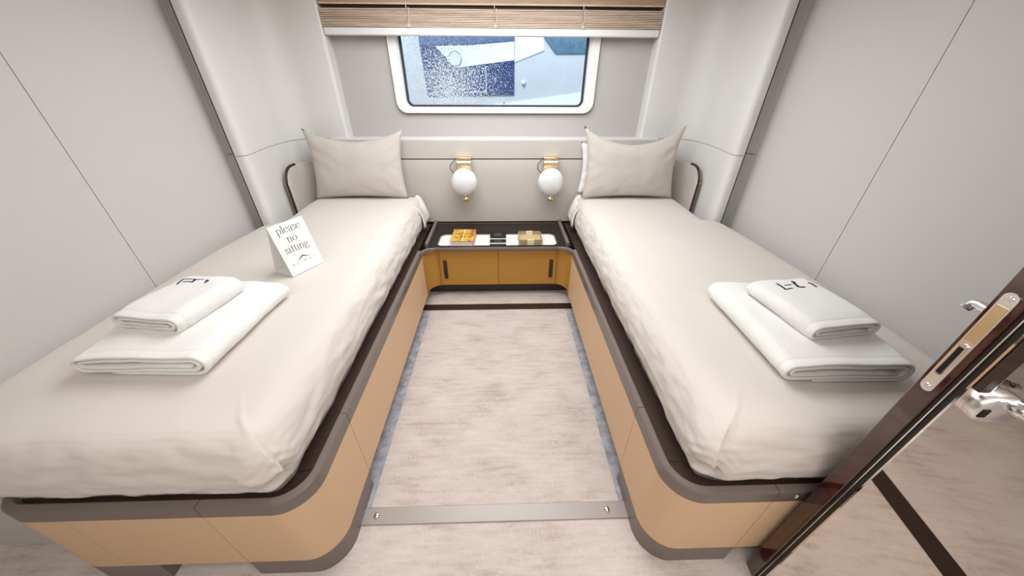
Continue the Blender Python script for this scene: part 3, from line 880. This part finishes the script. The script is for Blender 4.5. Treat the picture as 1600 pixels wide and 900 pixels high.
towel('bath_towel', 'large folded white bath towel flat on the right bed, under a smaller towel', 'towel', (1.056, .932, TB), math.radians(-1), .165, .037, .0135, 2.0, .47, 7.9, 1, .0045)
hrt = towel('hand_towel', 'small folded white hand towel with dark monogram on top, right bed', 'towel', (1.082, .945, TB+.078), math.radians(6), .096, .031, .0118, 1.9, .285, 2.2, 1, .002)

# ------------------------------------------------------------------ stroke lettering
def ribbon(mb, pts, w, to3, wid=None):
    P = [Vector(p) for p in pts]; n = len(P); vs = []; fs = []
    for i in range(n):
        d = (P[min(i+1, n-1)]-P[max(i-1, 0)])
        d = d.normalized() if d.length > 1e-9 else Vector((1, 0))
        nn = Vector((-d.y, d.x)); ww = wid(i, n, d) if wid else w
        vs += [to3(P[i]+nn*ww/2), to3(P[i]-nn*ww/2)]
    for i in range(n-1): fs.append((2*i, 2*i+1, 2*i+3, 2*i+2))
    mb.add(vs, fs)
def ell(cx, cy, rx, ry, a0, a1, n=20): return [(cx+rx*math.cos(math.radians(a0+(a1-a0)*i/n)), cy+ry*math.sin(math.radians(a0+(a1-a0)*i/n))) for i in range(n+1)]
GL = {
 'p': (1.02, [[(.24, -.45), (.24, 1)], ell(.53, .5, .36, .48, 130, -130), [(.04, -.45), (.44, -.45)], [(.06, .93), (.24, 1)]]),
 'l': (.52, [[(.26, 0), (.26, 1.5)], [(.06, 0), (.46, 0)], [(.07, 1.42), (.26, 1.5)]]),
 'e': (.92, [ell(.46, .5, .37, .48, 8, 318), [(.09, .57), (.83, .57)]]),
 'a': (.88, [ell(.38, .27, .28, .26, 60, 330), smoothpath([(.13, .72), (.22, .93), (.42, .99), (.60, .88), (.64, .62), (.64, .16), (.72, .03), (.86, .06)], 4), [(.20, .47), (.64, .58)]]),
 's': (.76, [smoothpath([(.60, .76), (.52, .94), (.34, .99), (.16, .88), (.18, .68), (.38, .52), (.58, .36), (.62, .16), (.44, .01), (.24, .03), (.12, .26)], 4)]),
 'n': (1.08, [[(.24, 0), (.24, 1)], smoothpath([(.24, .72), (.42, .93), (.62, .98), (.80, .84), (.82, .6), (.82, 0)], 4), [(.06, 0), (.42, 0)], [(.64, 0), (1.0, 0)], [(.06, .93), (.24, 1)]]),
 'o': (1.0, [ell(.5, .5, .40, .48, 0, 360, 28)]),
 'i': (.52, [[(.26, 0), (.26, 1)], [(.06, 0), (.46, 0)], [(.07, .93), (.26, 1)], [(.26, 1.28), (.26, 1.44)]]),
 't': (.62, [smoothpath([(.28, 1.32), (.28, .9), (.28, .22), (.36, .03), (.56, .08)], 4), [(.06, .97), (.56, .97)]]),
 'g': (.95, [ell(.42, .64, .29, .34, 0, 360), smoothpath([(.24, .34), (.16, .18), (.34, .06), (.66, .02), (.82, -.14), (.70, -.38), (.40, -.46), (.12, -.36), (.10, -.18), (.26, .05)], 4), [(.66, .86), (.88, .94)]]),
 'A': (1.0, [[(.05, 0), (.5, 1)], [(.5, 1), (.95, 0)], [(.25, .38), (.75, .38)]]),
 'Z': (.9, [[(.1, 1), (.8, 1)], [(.8, 1), (.1, 0)], [(.1, 0), (.8, 0)]]),
 'I': (.4, [[(.2, 0), (.2, 1)]]),
 'M': (1.2, [[(.1, 0), (.1, 1)], [(.1, 1), (.6, .2)], [(.6, .2), (1.1, 1)], [(1.1, 1), (1.1, 0)]]),
 'U': (1.0, [smoothpath([(.12, 1), (.12, .4), (.3, .03), (.5, 0), (.7, .03), (.88, .4), (.88, 1)], 4)]),
 'T': (.9, [[(.45, 0), (.45, 1)], [(.05, 1), (.85, 1)]]),
}
def text(mb, s, cx, base, h, to3, gap=0., thin=.05, thick=.17):
    W = sum(GL[c][0]+gap for c in s)-gap; x = cx-W*h/2
    for c in s:
        adv, st = GL[c]
        for pl in st:
            q = [(x+p[0]*h, base+p[1]*h) for p in pl]
            if len(q) == 2: q = [q[0], ((q[0][0]+q[1][0])/2, (q[0][1]+q[1][1])/2), q[1]]
            ribbon(mb, q, 0, to3, lambda i, n, d: h*(thin+(thick-thin)*abs(d.y)**1.5))
        x += (adv+gap)*h

# ------------------------------------------------------------------ tent card on the left bed
sg_ = thing('tent_card', 'white folded tent card reading please no sitting on the left bed', 'sign', (-.99, 1.47, .694))
zc_ = max(bed_top(-1, x, y) for x, y in ((-.986, 1.38), (-.91, 1.532), (-1.095, 1.437), (-1.02, 1.59), (-1.0, 1.48)))+.0015
B0, B1 = Vector((-.986, 1.380, zc_)), Vector((-.910, 1.532, zc_))
wv = (B1-B0).normalized(); W_ = (B1-B0).length
back = Vector((-wv.y, wv.x, 0))
T0 = B0+back*.056+Vector((0, 0, .232)); T1 = T0+wv*W_
C0 = B0+back*.124; C1 = C0+wv*W_
def sheet(name, a, b, c, d, m=M['paper']):
    nn = (b-a).cross(d-a).normalized()*.0012
    mb = MB().add([a, b, c, d, a+nn, b+nn, c+nn, d+nn], [(0, 1, 2, 3), (4, 7, 6, 5), (0, 4, 5, 1), (1, 5, 6, 2), (2, 6, 7, 3), (3, 7, 4, 0)])
    return mb.build(name, m, sg_)
front = sheet('front_sheet', B0, B1, T1, T0)
sheet('back_sheet', C1, C0, T0, T1)
sheet('bottom_sheet', C0, C1, B1, B0)
up_ = (T0-B0).normalized(); hgt = (T0-B0).length; fn = wv.cross(up_).normalized()
def card(p): return B0+wv*p[0]+up_*p[1]+fn*.0014
for w_, c_, b_, h_, kw in (('please', .50, .812, .0232, {}), ('no', .47, .622, .0232, {}), ('sitting', .48, .430, .0232, {}), ('AZIMUT', .48, .175, .0105, dict(gap=1.15, thin=.10, thick=.14))):
    mb = MB(); text(mb, w_, W_*c_, hgt*b_, h_, card, **kw)
    o = mb.build('lettering', M['ink'], sg_, merge=False); o['kind'] = 'stuff'
arcp = smoothpath([(W_*.33, hgt*.238), (W_*.42, hgt*.268), (W_*.50, hgt*.297), (W_*.58, hgt*.275), (W_*.70, hgt*.245)], 6)
mb = MB(); ribbon(mb, arcp, 0, card, lambda i, n, d: .0055*math.sin(PI*(i+.3)/(n-.4))+.0006)
mb.build('emblem', M['ink'], sg_, merge=False)

# ------------------------------------------------------------------ monograms on the hand towels (thread strokes laid on the terry)
def monogram(parent, strokes, sname='monogram_letter'):
    bpy.context.view_layer.update()
    ch = [c for c in parent.children if c.name.startswith('terry')][0]
    mb = MB(); mw = ch.matrix_world; inv = mw.inverted()
    def to3(p):
        o = inv @ Vector((p[0], p[1], 1.2)); d = inv.to_3x3() @ Vector((0, 0, -1))
        hit, loc, nr, _ = ch.ray_cast(o, d)
        q = mw @ loc if hit else Vector((p[0], p[1], TB+.14))
        return q+Vector((0, 0, .0022))
    for pts, w in strokes:
        P = resample([tuple(p) for p in pts], .006)
        ribbon(mb, P, w, to3)
    o = mb.build(sname, M['thread'], parent, merge=False)
    o['label'] = 'dark stitched monogram'
    s = o.modifiers.new('thickness', 'SOLIDIFY'); s.thickness = .0015
# stitched strokes in plan, metres, with thread width
monoL = [([(-1.2097, 1.0884), (-1.2197, 1.1278)], 0.0055), ([(-1.2216, 1.1302), (-1.1791, 1.1294)], 0.003), ([(-1.1999, 1.1041), (-1.171, 1.1044)], 0.003), ([(-1.1617, 1.0964), (-1.1668, 1.1197), (-1.1793, 1.1294)], 0.007), ([(-1.1668, 1.1197), (-1.1409, 1.1262)], 0.003), ([(-1.1031, 1.0839), (-1.1022, 1.1007), (-1.1155, 1.1061)], 0.006)]
monoR = [([(1.0311, 1.0476), (1.0311, 1.0218), (1.0304, 1.0013)], 0.0065), ([(1.0304, 1.0013), (1.0638, 1.0106)], 0.003), ([(1.0488, 1.0308), (1.0824, 1.0397)], 0.0022), ([(1.1068, 1.0689), (1.1158, 1.0659), (1.1013, 1.0503), (1.0956, 1.0205)], 0.009), ([(1.0956, 1.0205), (1.1196, 1.02)], 0.004), ([(1.1554, 1.052), (1.1604, 1.0445), (1.1606, 1.0178)], 0.0055)]
for p_, st_ in ((hl, monoL), (hrt, monoR)):
    monogram(p_, st_[:5]); monogram(p_, st_[5:])

# ------------------------------------------------------------------ threshold strip
th_ = thing('threshold_strip', 'taupe floor threshold strip with two round pins between the bed feet', 'threshold', (CX, .66, 0))
MB().box(XL-.03, XR+.03, .628, .692, .0005, .006).build('strip', M['threshold'], th_, bevel=.002)
for x in (-.518, .412):
    MB().lathe([(1e-4, .016), (.006, .0155), (.011, .012), (.013, .006), (.013, .0005)], (x, .66, 0), 20).build('pin', M['chrome'], th_, smooth=50)

# ------------------------------------------------------------------ open door on the right: gloss wood edge, mirrored face
dr = sroot('door_1'); dr['label'] = 'open dark gloss wood door with a mirrored face at the right'
dl = math.radians(5)
ex, ey = Vector((math.cos(dl), -math.sin(dl), 0)), Vector((-math.sin(dl), -math.cos(dl), 0))   # along the leaf, towards the camera
A0 = Vector((.873, .470, 0))
def dmat(): 
    m = Matrix.Identity(4)
    m.col[0][:3] = ex; m.col[1][:3] = ey; m.col[2][:3] = (0, 0, 1); m.translation = A0
    return m
DX = dmat()
MB().box(0, .80, 0, .041, .008, 2.0).build('leaf', M['mahogany'], dr, bevel=.002, xf=DX)
MB().box(.004, .80, .0412, .062, .008, 2.0).build('seal', M['seal'], dr, xf=DX)
MB().box(.0005, .003, .0500, .0520, .010, 2.0).build('bead', M['satin'], dr, xf=DX)
MB().box(.002, .80, .0622, .066, .008, 2.0).build('mirror_panel', M['mirror'], dr, xf=DX)
# lock plate on the edge
def edgeplate(mb, y0, y1, z0, z1, x0, x1, n=10):
    r = (y1-y0)/2; c = (y0+y1)/2
    pts = [(c+r*math.cos(PI*i/n), z1-r+r*math.sin(PI*i/n)) for i in range(n+1)]+[(c+r*math.cos(PI+PI*i/n), z0+r+r*math.sin(PI+PI*i/n)) for i in range(n+1)]
    k = len(pts); vs = [(x0, p[0], p[1]) for p in pts]+[(x1, p[0], p[1]) for p in pts]
    mb.add(vs, [tuple(range(k)), tuple(range(2*k-1, k-1, -1))]+[(i, (i+1) % k, k+(i+1) % k, k+i) for i in range(k)]); return mb
lk = edgeplate(MB(), .008, .031, .955, 1.192, -.002, .002).build('lock_plate', M['satin'], dr, smooth=30, xf=DX)
edgeplate(MB(), .013, .026, 1.000, 1.078, -.0045, .001).build('latch', M['chrome'], lk, smooth=30, xf=DX)
MB().box(-.0055, -.0040, .0155, .0235, 1.004, 1.070).build('latch_slot', M['socket'], lk, xf=DX)
MB().box(-.0028, -.0015, .011, .028, 1.085, 1.165).build('brass_bolt', M['brass'], lk, xf=DX)
for z in (.967, 1.180):
    MB().lathe([(1e-4, -.0034), (.0045, -.0034), (.006, -.002)], (0, .0195, z), 14, 'x').build('screw', M['chrome'], lk, smooth=40, xf=DX)
# lever on the bed side of the leaf
hd = MB().tube(smoothpath([(.045, .0, 1.13), (.045, -.030, 1.13), (.045, -.046, 1.128), (.040, -.050, 1.115)], 4), .009, 10)
hd.lathe([(1e-4, -.010), (.022, -.010), (.024, -.006), (.024, 0)], (.045, 0, 1.13), 20, 'y')
hd.build('bed_side_lever', M['chrome'], dr, smooth=50, xf=DX)
# mirrored side: dark upright grip along the edge, chrome rosette with key slot and lever below it
hg = MB().box(.004, .024, .066, .078, 1.012, 1.60).build('grip', M['dark'], dr, bevel=.002, xf=DX)
MB().box(.0242, .0275, .066, .076, 1.014, 1.60).build('grip_edge', M['satin'], hg, xf=DX)
b_ = MB(); pl = rrect(.022, .108, .940, 1.004, .030, 8); k = len(pl)
vs = [(p[0], .0662, p[1]) for p in pl]+[(p[0], .080, p[1]) for p in pl]+[(.065+(p[0]-.065)*.9, .085, .972+(p[1]-.972)*.88) for p in pl]
b_.add(vs, [tuple(range(k))[::-1], tuple(range(2*k, 3*k))]+[(q*k+i, q*k+(i+1) % k, (q+1)*k+(i+1) % k, (q+1)*k+i) for q in (0, 1) for i in range(k)])
rs = b_.build('rosette', M['satin'], dr, smooth=50, xf=DX)
MB().box(.030, .044, .0845, .0875, .957, .977).build('key_slot', M['socket'], rs, bevel=.001, xf=DX)
lv = MB().lathe([(.014, .084), (.014, .100), (.012, .104), (1e-4, .106)], (.075, 0, .990), 18, 'y')
lv.tube(smoothpath([(.075, .098, .990), (.078, .118, .989), (.094, .130, .984), (.125, .131, .976), (.165, .126, .966), (.185, .122, .962)], 5), [.0115]*11+[.010]*10+[.008]*5, 12)
lv.build('lever', M['chrome'], dr, smooth=50, xf=DX)
# dark inlay strip in the corridor carpet, seen in the mirrored door
struct(MB().box(1.545, 1.628, -1.55, .37, -.01, .003).build('trim_9', M['dark']), 'dark inlay strip in the corridor carpet, seen in the mirror')

for o in bpy.data.objects:
    if '_base' in o: del o['_base']
